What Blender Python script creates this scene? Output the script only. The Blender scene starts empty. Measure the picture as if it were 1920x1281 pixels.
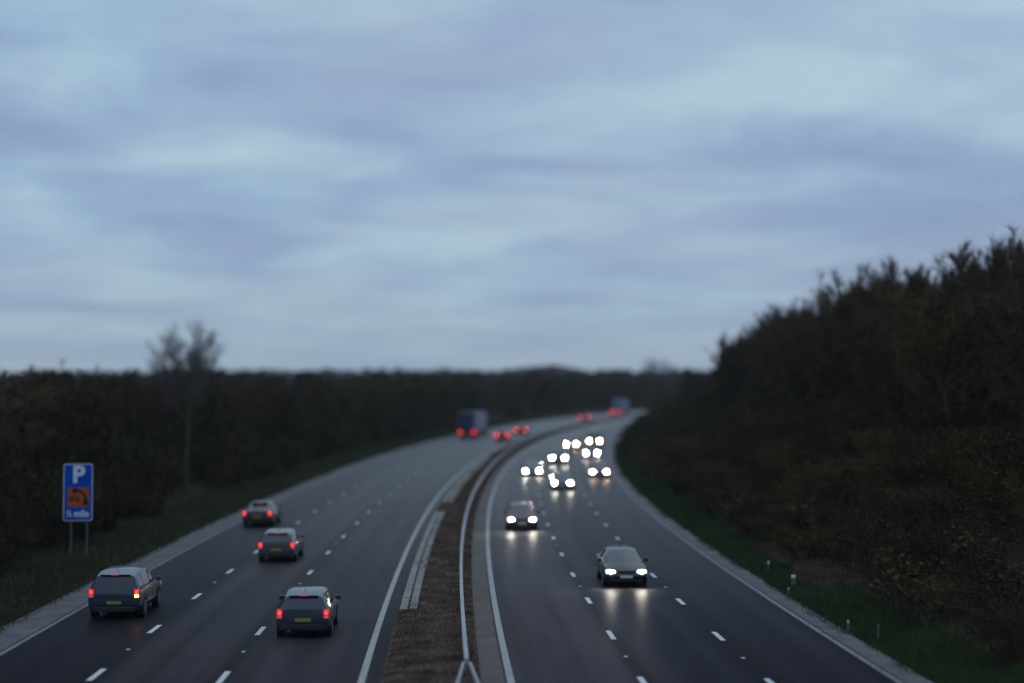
import bpy, math, random
import numpy as np
from mathutils import Vector, Matrix

random.seed(7)
RNG = np.random.default_rng(7)
scene = bpy.context.scene
COL = scene.collection
PI = math.pi

# ------------------------------------------------------------------ camera
cam_data = bpy.data.cameras.new('camera')
cam = bpy.data.objects.new('camera', cam_data)
COL.objects.link(cam)
cam.location = (0, 0, 7.787)
cam.rotation_euler = (PI / 2 + math.atan((760.31 - 640.5) / 3013.4), 0, 0)
cam_data.sensor_width = 36
cam_data.lens = 36 * 3013.4 / 1920
cam_data.clip_start = 0.5
cam_data.clip_end = 9000
cam_data.dof.use_dof = True
cam_data.dof.focus_distance = 57
cam_data.dof.aperture_fstop = 0.15
scene.camera = cam

# ------------------------------------------------------------------ world, sun, exposure
SUN_EL, SUN_ROT = math.radians(8), math.radians(-140)
world = bpy.data.worlds.new('World')
scene.world = world
world.use_nodes = True
nt = world.node_tree
nt.nodes.clear()


def wn(kind, **kw):
    n = nt.nodes.new(kind)
    for k, v in kw.items():
        setattr(n, k, v)
    return n


def wl(a, b):
    nt.links.new(a, b)


out = wn('ShaderNodeOutputWorld')
bg = wn('ShaderNodeBackground')
wl(bg.outputs[0], out.inputs[0])
sky = wn('ShaderNodeTexSky', sky_type='NISHITA', sun_disc=False, sun_elevation=SUN_EL, sun_rotation=SUN_ROT)
tc = wn('ShaderNodeTexCoord')
sep = wn('ShaderNodeSeparateXYZ')
wl(tc.outputs['Generated'], sep.inputs[0])


def wmath(op, a, b=None):
    n = wn('ShaderNodeMath', operation=op)
    for i, v in enumerate((a, b)):
        if v is None:
            continue
        if isinstance(v, (int, float)):
            n.inputs[i].default_value = v
        else:
            wl(v, n.inputs[i])
    return n.outputs[0]


zz = wmath('ADD', wmath('ABSOLUTE', sep.outputs[2]), 0.13)
cx = wmath('DIVIDE', sep.outputs[0], zz)
cy = wmath('DIVIDE', sep.outputs[1], zz)
comb = wn('ShaderNodeCombineXYZ')
wl(cx, comb.inputs[0]); wl(cy, comb.inputs[1])


def wnoise(scale, off, detail=4.0, rough=0.5, dist=0.0, sx=1.0, sy=1.0):
    mp = wn('ShaderNodeMapping')
    mp.inputs['Location'].default_value = off
    mp.inputs['Scale'].default_value = (sx, sy, 1)
    wl(comb.outputs[0], mp.inputs[0])
    n = wn('ShaderNodeTexNoise')
    n.inputs['Scale'].default_value = scale
    n.inputs['Detail'].default_value = detail
    n.inputs['Roughness'].default_value = rough
    n.inputs['Distortion'].default_value = dist
    wl(mp.outputs[0], n.inputs['Vector'])
    return n.outputs['Fac']


def wramp(fac, stops):
    r = wn('ShaderNodeValToRGB')
    els = r.color_ramp.elements
    while len(els) < len(stops):
        els.new(0.5)
    for e, (p, c) in zip(els, stops):
        e.position = p
        e.color = (*c, 1)
    wl(fac, r.inputs[0])
    return r.outputs[0]


def wmix(fac, a, b):
    m = wn('ShaderNodeMix', data_type='RGBA')
    if isinstance(fac, (int, float)):
        m.inputs[0].default_value = fac
    else:
        wl(fac, m.inputs[0])
    wl(a, m.inputs[6]); wl(b, m.inputs[7])
    return m.outputs[2]


n1a = wnoise(2.1, (9.4, -3.3, 0), 6, 0.56, 0.35, 0.85, 1.0)
n1b = wnoise(0.6, (9.4, -3.3, 0), 2, 0.5, 0.2, 1.0, 0.8)
n1 = wmath('ADD', wmath('MULTIPLY', n1a, 0.62), wmath('MULTIPLY', n1b, 0.38))
n2 = wnoise(0.9, (-4.2, 8.3, 0), 3, 0.5, 0.2, 0.8, 1.0)
cl = wramp(n1, [(0.34, (0.222, 0.316, 0.500)), (0.44, (0.272, 0.392, 0.580)),
                (0.52, (0.335, 0.480, 0.640)), (0.63, (0.435, 0.605, 0.705))])
pk = wramp(n2, [(0.38, (0.0, 0.0, 0.0)), (0.62, (1, 1, 1))])
tint = wn('ShaderNodeRGB'); tint.outputs[0].default_value = (0.385, 0.410, 0.540, 1)
pkf = wn('ShaderNodeSeparateColor'); wl(pk, pkf.inputs[0])
cl2 = wmix(wmath('MULTIPLY', pkf.outputs[0], 0.32), cl, tint.outputs[0])
# paler band of clear evening light near the horizon
hz = wramp(wmath('ABSOLUTE', sep.outputs[2]), [(0.0, (1, 1, 1)), (0.085, (0, 0, 0))])
hzf = wn('ShaderNodeSeparateColor'); wl(hz, hzf.inputs[0])
hcol = wn('ShaderNodeRGB'); hcol.outputs[0].default_value = (0.435, 0.530, 0.605, 1)
cl3 = wmix(wmath('MULTIPLY', hzf.outputs[0], 0.7), cl2, hcol.outputs[0])
skyk = wn('ShaderNodeVectorMath', operation='SCALE'); skyk.inputs[3].default_value = 0.06
wl(sky.outputs[0], skyk.inputs[0])
cl4 = wmix(0.94, skyk.outputs[0], cl3)
wl(cl4, bg.inputs[0])
bg.inputs[1].default_value = 1.08

sun_d = bpy.data.lights.new('sun', 'SUN')
sun_d.energy = 0.12
sun_d.angle = math.radians(50)
sun_d.color = (1, 0.95, 0.9)
sun = bpy.data.objects.new('sun', sun_d)
COL.objects.link(sun)
sun.rotation_euler = (PI / 2 - math.radians(40), 0, math.radians(140))

vs = scene.view_settings
vs.view_transform = 'Standard'
vs.look = 'None'
vs.exposure = 0.0
vs.gamma = 1.0
vs.use_curve_mapping = False
scene.render.engine = 'CYCLES'
scene.cycles.use_denoising = True
scene.cycles.max_bounces = 5
scene.cycles.diffuse_bounces = 2
scene.cycles.glossy_bounces = 2
scene.cycles.volume_bounces = 1
scene.cycles.transparent_max_bounces = 8
scene.cycles.sample_clamp_indirect = 4

# ------------------------------------------------------------------ road alignment (s along, t to the right)
DS = 2.0
SS = np.arange(-240, 3600, DS)


def _k(s):
    u = np.clip(s, 0, 450) / 200
    k = 0.00035 + 0.00069 * u - 0.00008 * u ** 2 - 0.0001 * u ** 3
    return np.where(s < 0, 0, np.where(s > 900, 0.0, k))


def _zz(s):
    u = np.clip(s, 0, 450) / 200
    z = -0.00871 * u + 2.41379 * u ** 2 - 0.55876 * u ** 3
    e = np.clip(s - 450, 0, 100)
    return z + 0.0119 * e - 0.0119 * e * e / 200


_kk = _k(SS)
_th = np.zeros_like(SS)
i0 = int(np.argmin(abs(SS)))
_th[i0] = -0.06112
for i in range(i0 + 1, len(SS)):
    _th[i] = _th[i - 1] + (_kk[i] + _kk[i - 1]) / 2 * DS
_th[:i0] = _th[i0]
_X = np.zeros_like(SS); _Y = np.zeros_like(SS)
_X[i0] = 1.022
for i in range(i0 + 1, len(SS)):
    _X[i] = _X[i - 1] + (math.sin(_th[i]) + math.sin(_th[i - 1])) / 2 * DS
    _Y[i] = _Y[i - 1] + (math.cos(_th[i]) + math.cos(_th[i - 1])) / 2 * DS
for i in range(i0 - 1, -1, -1):
    _X[i] = _X[i + 1] - math.sin(_th[i]) * DS
    _Y[i] = _Y[i + 1] - math.cos(_th[i]) * DS


def ref(s):
    return np.interp(s, SS, _X), np.interp(s, SS, _Y), _zz(np.asarray(s, float)), np.interp(s, SS, _th)


def road_xyz(s, t, dz=0.0):
    x, y, z, th = ref(s)
    return x + t * np.cos(th), y - t * np.sin(th), z + dz


def own_to_s(o, arc):
    """arc length measured along the line at offset o -> s"""
    m = SS >= 0
    x, y, z = road_xyz(SS[m], o)
    sl = np.concatenate([[0], np.cumsum(np.hypot(np.diff(x), np.diff(y)))])
    return np.interp(arc, sl, SS[m])


def sm(a, b, x):
    u = np.clip((np.asarray(x, float) - a) / (b - a), 0, 1)
    return u * u * (3 - 2 * u)


def lump(s, t):
    return (np.sin(s * 0.071 + t * 0.13) + np.sin(s * 0.173 - t * 0.21 + 1.3) + np.sin(s * 0.029 + 2.1) * 1.2) / 3


def prof(s, t):
    """height of the land over the road level"""
    s = np.asarray(s, float); t = np.asarray(t, float)
    s, t = np.broadcast_arrays(s, t)
    L = -15.76 - t
    zl = -0.02 + 0.09 * np.clip(L, 0, 3.5) + (3.4 + 0.5 * lump(s, 0)) * sm(3.5, 15, L) + 1.5 * sm(18, 60, L) + 0.25 * lump(s * 3, t * 3) * sm(4, 8, L)
    R = t - 12.9
    hgt = 8.4 * (1 - 0.62 * sm(262, 330, s)) + 0.5 * lump(s, 0)
    zr = -0.02 + 0.07 * np.clip(R, 0, 2.6) + hgt * (0.75 * sm(1.5, 24 - 9 * sm(200, 290, s), R) + 0.25 * np.clip((R - 2.2) / 22, 0, 1)) + 0.3 * lump(s * 3, t * 3) * sm(3, 8, R)
    z = np.where(t < -15.76, zl, np.where(t > 12.9, zr, -0.06))
    z = z + 27 * sm(1100, 2300, s + 0.25 * (-t)) + 7 * lump(s * 0.1, t * 0.04) * sm(900, 1600, s)
    return z


def land(s, t):
    x, y, z = road_xyz(s, t)
    return np.array([x, y, z + prof(s, t)]).T if np.ndim(x) else Vector((float(x), float(y), float(z + prof(s, t))))


# ------------------------------------------------------------------ mesh helpers
def mesh_from(name, verts, faces, mats=None, midx=None, smooth=False):
    me = bpy.data.meshes.new(name)
    verts = np.asarray(verts, np.float32)
    faces = np.asarray(faces, np.int32)
    n, k = faces.shape
    me.vertices.add(len(verts)); me.vertices.foreach_set('co', verts.ravel())
    me.loops.add(n * k); me.loops.foreach_set('vertex_index', faces.ravel())
    me.polygons.add(n)
    me.polygons.foreach_set('loop_start', np.arange(n, dtype=np.int32) * k)
    me.polygons.foreach_set('loop_total', np.full(n, k, np.int32))
    if midx is not None:
        me.polygons.foreach_set('material_index', np.asarray(midx, np.int32))
    me.polygons.foreach_set('use_smooth', np.full(n, smooth, bool))
    me.update(calc_edges=True)
    me.validate()
    for m in (mats or []):
        me.materials.append(m)
    return me


class MB:
    """collects simple polygons into one mesh"""

    def __init__(self):
        self.v = []; self.f = []

    def add(self, vs_, fs):
        b = len(self.v)
        self.v += [tuple(p) for p in vs_]
        self.f += [tuple(i + b for i in q) for q in fs]
        return self

    def box(self, x0, x1, y0, y1, z0, z1, c=0.0):
        if c <= 0:
            p = [(x0, y0, z0), (x1, y0, z0), (x1, y1, z0), (x0, y1, z0), (x0, y0, z1), (x1, y0, z1), (x1, y1, z1), (x0, y1, z1)]
            return self.add(p, [(3, 2, 1, 0), (4, 5, 6, 7), (0, 1, 5, 4), (1, 2, 6, 5), (2, 3, 7, 6), (3, 0, 4, 7)])
        rings = [(z0, c), (z0 + c, 0), (z1 - c, 0), (z1, c)]
        p = []
        for z, i in rings:
            a, b, d, e = x0 + i, x1 - i, y0 + i, y1 - i
            p += [(a + c, d, z), (b - c, d, z), (b, d + c, z), (b, e - c, z), (b - c, e, z), (a + c, e, z), (a, e - c, z), (a, d + c, z)]
        fs = [tuple(range(7, -1, -1)), tuple(range(24, 32))]
        for r in range(3):
            for k in range(8):
                k2 = (k + 1) % 8
                fs.append((r * 8 + k, r * 8 + k2, r * 8 + 8 + k2, r * 8 + 8 + k))
        return self.add(p, fs)

    def cyl(self, c, axis, r, h, n=16, r2=None):
        r2 = r if r2 is None else r2
        ax = Vector(axis).normalized()
        u = ax.orthogonal().normalized(); w = ax.cross(u)
        c = Vector(c)
        p = []
        for d, rr in ((-h / 2, r), (h / 2, r2)):
            for k in range(n):
                a = 2 * PI * k / n
                p.append(c + ax * d + (u * math.cos(a) + w * math.sin(a)) * rr)
        fs = [tuple(range(n - 1, -1, -1)), tuple(range(n, 2 * n))]
        for k in range(n):
            k2 = (k + 1) % n
            fs.append((k, k2, n + k2, n + k))
        return self.add(p, fs)

    def mesh(self, name, mat, smooth=False, angle=35):
        me = bpy.data.meshes.new(name)
        me.from_pydata(self.v, [], self.f)
        if smooth:
            me.polygons.foreach_set('use_smooth', [True] * len(me.polygons))
            me.set_sharp_from_angle(angle=math.radians(angle))
        if mat:
            me.materials.append(mat)
        me.update()
        return me

    def build(self, name, mat, parent=None, **kw):
        return link(name, self.mesh(name, mat, **kw), parent)


def link(name, me, parent=None):
    o = bpy.data.objects.new(name, me)
    COL.objects.link(o)
    if parent:
        o.parent = parent
    return o


def tag(o, label=None, cat=None, group=None, kind=None):
    if label: o['label'] = label
    if cat: o['category'] = cat
    if group: o['group'] = group
    if kind: o['kind'] = kind
    return o


def thing(name, loc, rz, label, cat, group=None):
    o = bpy.data.objects.new(name, None)
    COL.objects.link(o)
    o.location = loc
    o.rotation_euler = (0, 0, rz)
    o.empty_display_size = 0.3
    return tag(o, label, cat, group)


def copy_tree(o, parent=None):
    c = o.copy()
    COL.objects.link(c)
    if parent:
        c.parent = parent
    for ch in o.children:
        copy_tree(ch, c)
    return c


# ------------------------------------------------------------------ materials
def mat(name, col, rough=0.8, metal=0.0, spec=0.5, col2=None, scale=5.0, detail=4, bump=0.0, emit=None, estr=0.0,
        rand=0.0, coat=0.0, coords='Object', lo=0.35, hi=0.65):
    m = bpy.data.materials.new(name)
    m.use_nodes = True
    t = m.node_tree
    b = t.nodes['Principled BSDF']
    b.inputs['Base Color'].default_value = (*col, 1)
    b.inputs['Roughness'].default_value = rough
    b.inputs['Metallic'].default_value = metal
    b.inputs['Specular IOR Level'].default_value = spec
    if coat:
        b.inputs['Coat Weight'].default_value = coat
        b.inputs['Coat Roughness'].default_value = 0.08
    if emit:
        b.inputs['Emission Color'].default_value = (*emit, 1)
        b.inputs['Emission Strength'].default_value = estr
    src = None
    if col2 is not None:
        c = t.nodes.new('ShaderNodeTexCoord')
        n = t.nodes.new('ShaderNodeTexNoise')
        n.inputs['Scale'].default_value = scale
        n.inputs['Detail'].default_value = detail
        t.links.new(c.outputs[coords], n.inputs['Vector'])
        r = t.nodes.new('ShaderNodeValToRGB')
        r.color_ramp.elements[0].position = lo; r.color_ramp.elements[0].color = (*col, 1)
        r.color_ramp.elements[1].position = hi; r.color_ramp.elements[1].color = (*col2, 1)
        t.links.new(n.outputs['Fac'], r.inputs[0])
        src = r.outputs[0]
        if bump:
            bp = t.nodes.new('ShaderNodeBump')
            bp.inputs['Strength'].default_value = bump
            bp.inputs['Distance'].default_value = 0.05
            t.links.new(n.outputs['Fac'], bp.inputs['Height'])
            t.links.new(bp.outputs[0], b.inputs['Normal'])
    if rand:
        oi = t.nodes.new('ShaderNodeObjectInfo')
        h = t.nodes.new('ShaderNodeHueSaturation')
        mr = t.nodes.new('ShaderNodeMapRange')
        mr.inputs[3].default_value = 1 - rand; mr.inputs[4].default_value = 1 + rand
        t.links.new(oi.outputs['Random'], mr.inputs[0])
        t.links.new(mr.outputs[0], h.inputs['Value'])
        if src is None:
            h.inputs['Color'].default_value = (*col, 1)
        else:
            t.links.new(src, h.inputs['Color'])
        src = h.outputs[0]
    if src is not None:
        t.links.new(src, b.inputs['Base Color'])
    return m


def road_mat(name, base, alt, centres, mark_offsets, newer):
    """asphalt: aggregate speckle, wheel-path polish and darker patched joints from the (t, s) uv of the strip"""
    m = bpy.data.materials.new(name)
    m.use_nodes = True
    t = m.node_tree
    b = t.nodes['Principled BSDF']
    uv = t.nodes.new('ShaderNodeUVMap'); uv.uv_map = 'road'
    sp = t.nodes.new('ShaderNodeSeparateXYZ'); t.links.new(uv.outputs[0], sp.inputs[0])

    def M(op, a, b_=None, c=None):
        n = t.nodes.new('ShaderNodeMath'); n.operation = op
        for i, v in enumerate((a, b_, c)):
            if v is None: continue
            if isinstance(v, (int, float)): n.inputs[i].default_value = v
            else: t.links.new(v, n.inputs[i])
        return n.outputs[0]

    def noise(scale, sx, sy, det=3):
        mp = t.nodes.new('ShaderNodeMapping'); mp.inputs['Scale'].default_value = (sx, sy, 1)
        t.links.new(uv.outputs[0], mp.inputs[0])
        n = t.nodes.new('ShaderNodeTexNoise'); n.inputs['Scale'].default_value = scale; n.inputs['Detail'].default_value = det
        t.links.new(mp.outputs[0], n.inputs['Vector'])
        return n.outputs['Fac']

    streak = noise(1.0, 1.1, 0.012, 3)
    blotch = noise(0.25, 1, 0.25, 4)
    grain = noise(14, 1, 1, 2)
    # dark joint along the lane lines, lighter polished wheel paths
    dark = None
    for o in mark_offsets:
        d = M('ABSOLUTE', M('SUBTRACT', sp.outputs[0], o))
        g = M('SUBTRACT', 1.0, M('MINIMUM', M('DIVIDE', d, 0.42), 1.0))
        dark = g if dark is None else M('MAXIMUM', dark, g)
    wheel = None
    for o in centres:
        for q in (-0.85, 0.85):
            d = M('ABSOLUTE', M('SUBTRACT', sp.outputs[0], o + q))
            g = M('SUBTRACT', 1.0, M('MINIMUM', M('DIVIDE', d, 0.55), 1.0))
            wheel = g if wheel is None else M('MAXIMUM', wheel, g)
    f = M('ADD', M('MULTIPLY', M('SUBTRACT', streak, 0.5), 1.9), M('MULTIPLY', M('SUBTRACT', blotch, 0.5), 1.4))
    f = M('ADD', f, M('MULTIPLY', M('SUBTRACT', grain, 0.5), 1.2))
    f = M('ADD', f, M('MULTIPLY', wheel, 0.22))
    f = M('SUBTRACT', f, M('MULTIPLY', dark, 0.8))
    f = M('ADD', f, 0.5)
    r = t.nodes.new('ShaderNodeValToRGB')
    r.color_ramp.elements[0].position = 0.0; r.color_ramp.elements[0].color = (*base, 1)
    r.color_ramp.elements[1].position = 1.0; r.color_ramp.elements[1].color = (*alt, 1)
    t.links.new(f, r.inputs[0])
    # the outer lanes were resurfaced: newer, blacker and bluer asphalt
    mx = t.nodes.new('ShaderNodeMix'); mx.data_type = 'RGBA'; mx.blend_type = 'MULTIPLY'
    nw = t.nodes.new('ShaderNodeMapRange')
    nw.inputs[1].default_value = newer[0]; nw.inputs[2].default_value = newer[1]
    t.links.new(M('ADD', sp.outputs[0], M('MULTIPLY', M('SUBTRACT', streak, 0.5), 0.8)), nw.inputs[0])
    t.links.new(nw.outputs[0], mx.inputs[0])
    t.links.new(r.outputs[0], mx.inputs[6]); mx.inputs[7].default_value = (0.26, 0.29, 0.43, 1)
    t.links.new(mx.outputs[2], b.inputs['Base Color'])
    rr = M('SUBTRACT', 0.48, M('MULTIPLY', wheel, 0.08))
    t.links.new(rr, b.inputs['Roughness'])
    b.inputs['Specular IOR Level'].default_value = 0.0
    bp = t.nodes.new('ShaderNodeBump'); bp.inputs['Strength'].default_value = 0.12; bp.inputs['Distance'].default_value = 0.01
    t.links.new(grain, bp.inputs['Height']); t.links.new(bp.outputs[0], b.inputs['Normal'])
    # worn bitumen sheen that strengthens towards grazing view, as on any real carriageway
    lw = t.nodes.new('ShaderNodeLayerWeight'); lw.inputs['Blend'].default_value = 0.5
    gl = t.nodes.new('ShaderNodeBsdfGlossy'); gl.inputs['Roughness'].default_value = 0.41
    gl.inputs['Color'].default_value = (1, 0.97, 0.97, 1)
    ms = t.nodes.new('ShaderNodeMixShader')
    t.links.new(M('MULTIPLY', M('POWER', lw.outputs['Facing'], 15.0), 0.40), ms.inputs[0])
    t.links.new(b.outputs[0], ms.inputs[1]); t.links.new(gl.outputs[0], ms.inputs[2])
    t.links.new(ms.outputs[0], t.nodes['Material Output'].inputs['Surface'])
    return m


M_ = {}
M_['road_left'] = road_mat('asphalt_left', (0.020, 0.018, 0.022), (0.056, 0.048, 0.055), (-12.3, -8.6, -4.9), (-10.455, -6.789), (-9.6, -11.2))
M_['road_right'] = road_mat('asphalt_right', (0.034, 0.028, 0.032), (0.094, 0.077, 0.084), (3.1, 6.7, 10.3), (4.9575, 8.485), (4.6, 6.4))
M_['paint'] = mat('road_paint', (0.32, 0.31, 0.29), 0.7, col2=(0.52, 0.50, 0.47), scale=6, detail=6)
M_['worn'] = mat('worn_road_paint', (0.13, 0.125, 0.125), 0.75, col2=(0.27, 0.26, 0.26), scale=4, detail=6)
M_['dash'] = mat('dash_paint', (0.60, 0.61, 0.62), 0.6, col2=(0.82, 0.82, 0.82), scale=8, detail=6)
M_['channel'] = mat('pale_channel_concrete', (0.095, 0.085, 0.092), 0.85, col2=(0.16, 0.145, 0.155), scale=1.2, detail=6, bump=0.2)
M_['margin'] = mat('brown_stained_margin', (0.105, 0.080, 0.068), 0.85, col2=(0.15, 0.115, 0.095), scale=0.8, detail=6)
M_['slab'] = mat('drain_slab_concrete', (0.22, 0.21, 0.185), 0.9, col2=(0.34, 0.325, 0.29), scale=2.5, detail=6, bump=0.3, rand=0.15)
M_['soil'] = mat('reserve_soil', (0.036, 0.024, 0.018), 0.95, spec=0.1, col2=(0.142, 0.090, 0.066), scale=1.1, detail=8, bump=0.6)
M_['land'] = mat('bank_earth', (0.018, 0.014, 0.008), 1.0, spec=0.1, col2=(0.038, 0.029, 0.017), scale=0.25, detail=7, bump=0.5)
M_['grass'] = mat('verge_grass', (0.018, 0.048, 0.014), 0.9, spec=0.15, col2=(0.044, 0.080, 0.024), scale=0.35, detail=5)
M_['dry'] = mat('dead_grass', (0.068, 0.047, 0.033), 0.95, spec=0.1, col2=(0.215, 0.145, 0.100), scale=0.9, detail=6)
M_['twig'] = mat('bare_twigs', (0.082, 0.058, 0.036), 0.95, spec=0.1, rand=0.35)
M_['twig_olive'] = mat('mossy_twigs', (0.080, 0.066, 0.029), 0.95, spec=0.1, rand=0.3)
M_['bush_twig'] = mat('scrub_twigs', (0.044, 0.032, 0.019), 0.95, spec=0.1, rand=0.35)
M_['bush_olive'] = mat('scrub_olive_twigs', (0.066, 0.053, 0.022), 0.95, spec=0.1, rand=0.3)
M_['twig_pale'] = mat('pale_twigs', (0.125, 0.100, 0.105), 0.95, spec=0.1, rand=0.2)
M_['bark'] = mat('dark_bark', (0.042, 0.034, 0.026), 0.95, spec=0.1, col2=(0.080, 0.064, 0.048), scale=3, rand=0.2)
M_['bark_pale'] = mat('lichen_bark', (0.075, 0.075, 0.050), 0.95, spec=0.1, col2=(0.12, 0.115, 0.08), scale=3)
M_['leaf'] = mat('olive_leaves', (0.050, 0.044, 0.010), 0.85, spec=0.2, col2=(0.092, 0.077, 0.018), scale=0.8, rand=0.35)
M_['needle'] = mat('conifer_needles', (0.010, 0.024, 0.018), 0.85, spec=0.2, col2=(0.020, 0.038, 0.028), scale=0.8)
M_['wood_far'] = mat('far_wood', (0.040, 0.034, 0.028), 1.0, spec=0.1, col2=(0.070, 0.058, 0.045), scale=0.05)
M_['steel'] = mat('galvanised_steel', (0.36, 0.35, 0.37), 0.5, metal=0.35, col2=(0.50, 0.48, 0.51), scale=3)
M_['steel_dark'] = mat('weathered_post_steel', (0.12, 0.12, 0.125), 0.6, metal=0.3, col2=(0.18, 0.18, 0.18), scale=5)
M_['sign_blue'] = mat('sign_blue', (0.0, 0.088, 0.50), 0.7, spec=0.12, col2=(0.0, 0.10, 0.56), scale=1.5)
M_['sign_white'] = mat('sign_white', (0.76, 0.80, 0.84), 0.5, col2=(0.84, 0.87, 0.89), scale=4)
M_['sign_orange'] = mat('sign_orange', (0.50, 0.075, 0.016), 0.5, col2=(0.60, 0.095, 0.02), scale=3)
M_['black'] = mat('black_print', (0.012, 0.010, 0.010), 0.6)
M_['sign_back'] = mat('sign_grey_edge', (0.15, 0.17, 0.19), 0.5, col2=(0.2, 0.22, 0.24), scale=3)
M_['glass'] = mat('car_glass', (0.012, 0.015, 0.020), 0.06, spec=0.6)
M_['tyre'] = mat('tyre_rubber', (0.014, 0.014, 0.015), 0.85, col2=(0.022, 0.022, 0.022), scale=20)
M_['rim'] = mat('alloy_rim', (0.30, 0.30, 0.32), 0.35, metal=0.8)
M_['trim'] = mat('black_trim', (0.016, 0.016, 0.018), 0.6)
M_['plate_y'] = mat('plate_yellow', (0.34, 0.26, 0.04), 0.5)
M_['plate_w'] = mat('plate_white', (0.65, 0.65, 0.62), 0.5)
M_['head'] = mat('lit_headlamp', (0.8, 0.8, 0.8), 0.2, emit=(1.0, 0.95, 0.80), estr=420)
M_['head_warm'] = mat('lit_warm_headlamp', (0.8, 0.8, 0.8), 0.2, emit=(1.0, 0.66, 0.38), estr=260)
M_['tail'] = mat('lit_tail_lamp', (0.4, 0.01, 0.01), 0.25, emit=(1.0, 0.03, 0.03), estr=4.0)
M_['lens_red'] = mat('red_lamp_lens', (0.35, 0.008, 0.008), 0.15, emit=(1.0, 0.02, 0.02), estr=0.55)
M_['lens_clear'] = mat('clear_lamp_lens', (0.5, 0.5, 0.48), 0.1, emit=(1.0, 0.93, 0.8), estr=2.5)
M_['tail_far'] = mat('lit_far_tail_lamp', (0.4, 0.01, 0.01), 0.25, emit=(1.0, 0.04, 0.035), estr=30)
M_['tail_dim'] = mat('lit_dim_tail_lamp', (0.4, 0.01, 0.01), 0.25, emit=(1.0, 0.05, 0.05), estr=2.2)
M_['amber'] = mat('lit_amber_lamp', (0.5, 0.2, 0.01), 0.25, emit=(1.0, 0.40, 0.03), estr=30)
M_['stud'] = mat('road_stud_white', (0.55, 0.57, 0.60), 0.4)
M_['yellow'] = mat('marker_yellow', (0.62, 0.42, 0.02), 0.5)
M_['trailer'] = mat('lilac_trailer_side', (0.30, 0.28, 0.36), 0.5, col2=(0.36, 0.34, 0.43), scale=0.6)
M_['navy'] = mat('navy_trailer_door', (0.010, 0.018, 0.075), 0.4, col2=(0.014, 0.025, 0.095), scale=1)
M_['paleblue'] = mat('pale_blue_box', (0.14, 0.19, 0.32), 0.5, col2=(0.18, 0.23, 0.37), scale=0.6)


def paint(name, c):
    if name not in M_:
        M_[name] = mat(name, c, 0.32, spec=0.5, col2=tuple(v * 1.15 for v in c), scale=2, coat=0.6)
    return M_[name]


# ------------------------------------------------------------------ setting: ground and road strips
def grid_mesh(name, svals, tvals, zf, material, uv=False, smooth=True):
    s, t = np.meshgrid(svals, tvals, indexing='ij')
    x, y, z = road_xyz(s, t)
    z = z + zf(s, t)
    v = np.stack([x, y, z], -1).reshape(-1, 3)
    ns, nt_ = len(svals), len(tvals)
    a = (np.arange(ns - 1)[:, None] * nt_ + np.arange(nt_ - 1)[None]).ravel()
    f = np.stack([a, a + 1, a + nt_ + 1, a + nt_], -1)[:, ::-1]
    f = f[:, ::-1]
    me = mesh_from(name, v, f, [material], smooth=smooth)
    if uv:
        lay = me.uv_layers.new(name='road')
        li = np.empty(len(me.loops), np.int32); me.loops.foreach_get('vertex_index', li)
        uvs = np.stack([t.ravel()[li], s.ravel()[li]], -1).astype(np.float32)
        lay.data.foreach_set('uv', uvs.ravel())
    # make faces look upwards
    if me.polygons[0].normal.z < 0:
        me.flip_normals()
    return me


S_NEAR = np.concatenate([np.arange(-120, 460, 4.0), np.arange(460, 1000, 12.0)])
S_ALL = np.concatenate([np.arange(-120, 460, 4.0), np.arange(460, 1000, 15.0), np.arange(1000, 3301, 100.0)])
T_ALL = np.concatenate([[-3200, -2400, -1700, -1200, -800, -500, -300, -200, -130, -90, -70, -58], np.arange(-50, -19, 2.0),
                        [-18.6, -17.4, -16.4, -15.77, -15.7, 12.85, 12.91, 13.5, 14.4, 15.2], np.arange(16, 46, 1.5),
                        [48, 55, 70, 100, 160, 260, 400, 600, 850]])
ground = link('ground', grid_mesh('ground', S_ALL, T_ALL, prof, M_['land']))
tag(ground, kind='structure')

road_l = link('road', grid_mesh('road', S_NEAR, np.array([-14.35, -12.3, -10.455, -8.6, -6.79, -4.8, -2.86, -2.32]), lambda s, t: 0 * s, M_['road_left'], uv=True))
tag(road_l, kind='structure')
road_r = link('road', grid_mesh('road', S_NEAR, np.array([0.47, 1.3, 3.1, 4.96, 6.7, 8.49, 10.3, 12.06, 12.22]), lambda s, t: 0 * s, M_['road_right'], uv=True))
tag(road_r, kind='structure')
ch_l = link('road_edge', grid_mesh('road_edge', S_NEAR, np.array([-15.76, -15.1, -14.35]), lambda s, t: 0.004 + 0 * s, M_['channel']))
tag(ch_l, kind='structure')
s_edge = np.concatenate([np.arange(-120, 30, 4.0), np.arange(30, 200, 0.8), np.arange(200, 1000, 6.0)])


def ragged(s, lo, hi):
    return lo + (hi - lo) * (0.5 + 0.5 * lump(s * 9, s * 4))


me = grid_mesh('road_edge', s_edge, np.array([12.22, 12.6, 13.0]), lambda s, t: 0.004 + 0 * s, M_['channel'])
ch_r = link('road_edge', me)
tag(ch_r, kind='structure')
me = grid_mesh('road_edge', S_NEAR, np.array([0.475, 0.8, 1.12]), lambda s, t: 0.004 + 0 * s, M_['margin'])
tag(link('road_edge', me), kind='structure')


def soil_z(s, t):
    e = np.minimum(t + 2.32, 0.47 - t)
    return 0.005 + 0.09 * np.clip(e / 0.5, 0, 1) + 0.03 * lump(s * 11, t * 30) * np.clip(e / 0.4, 0, 1)


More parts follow.
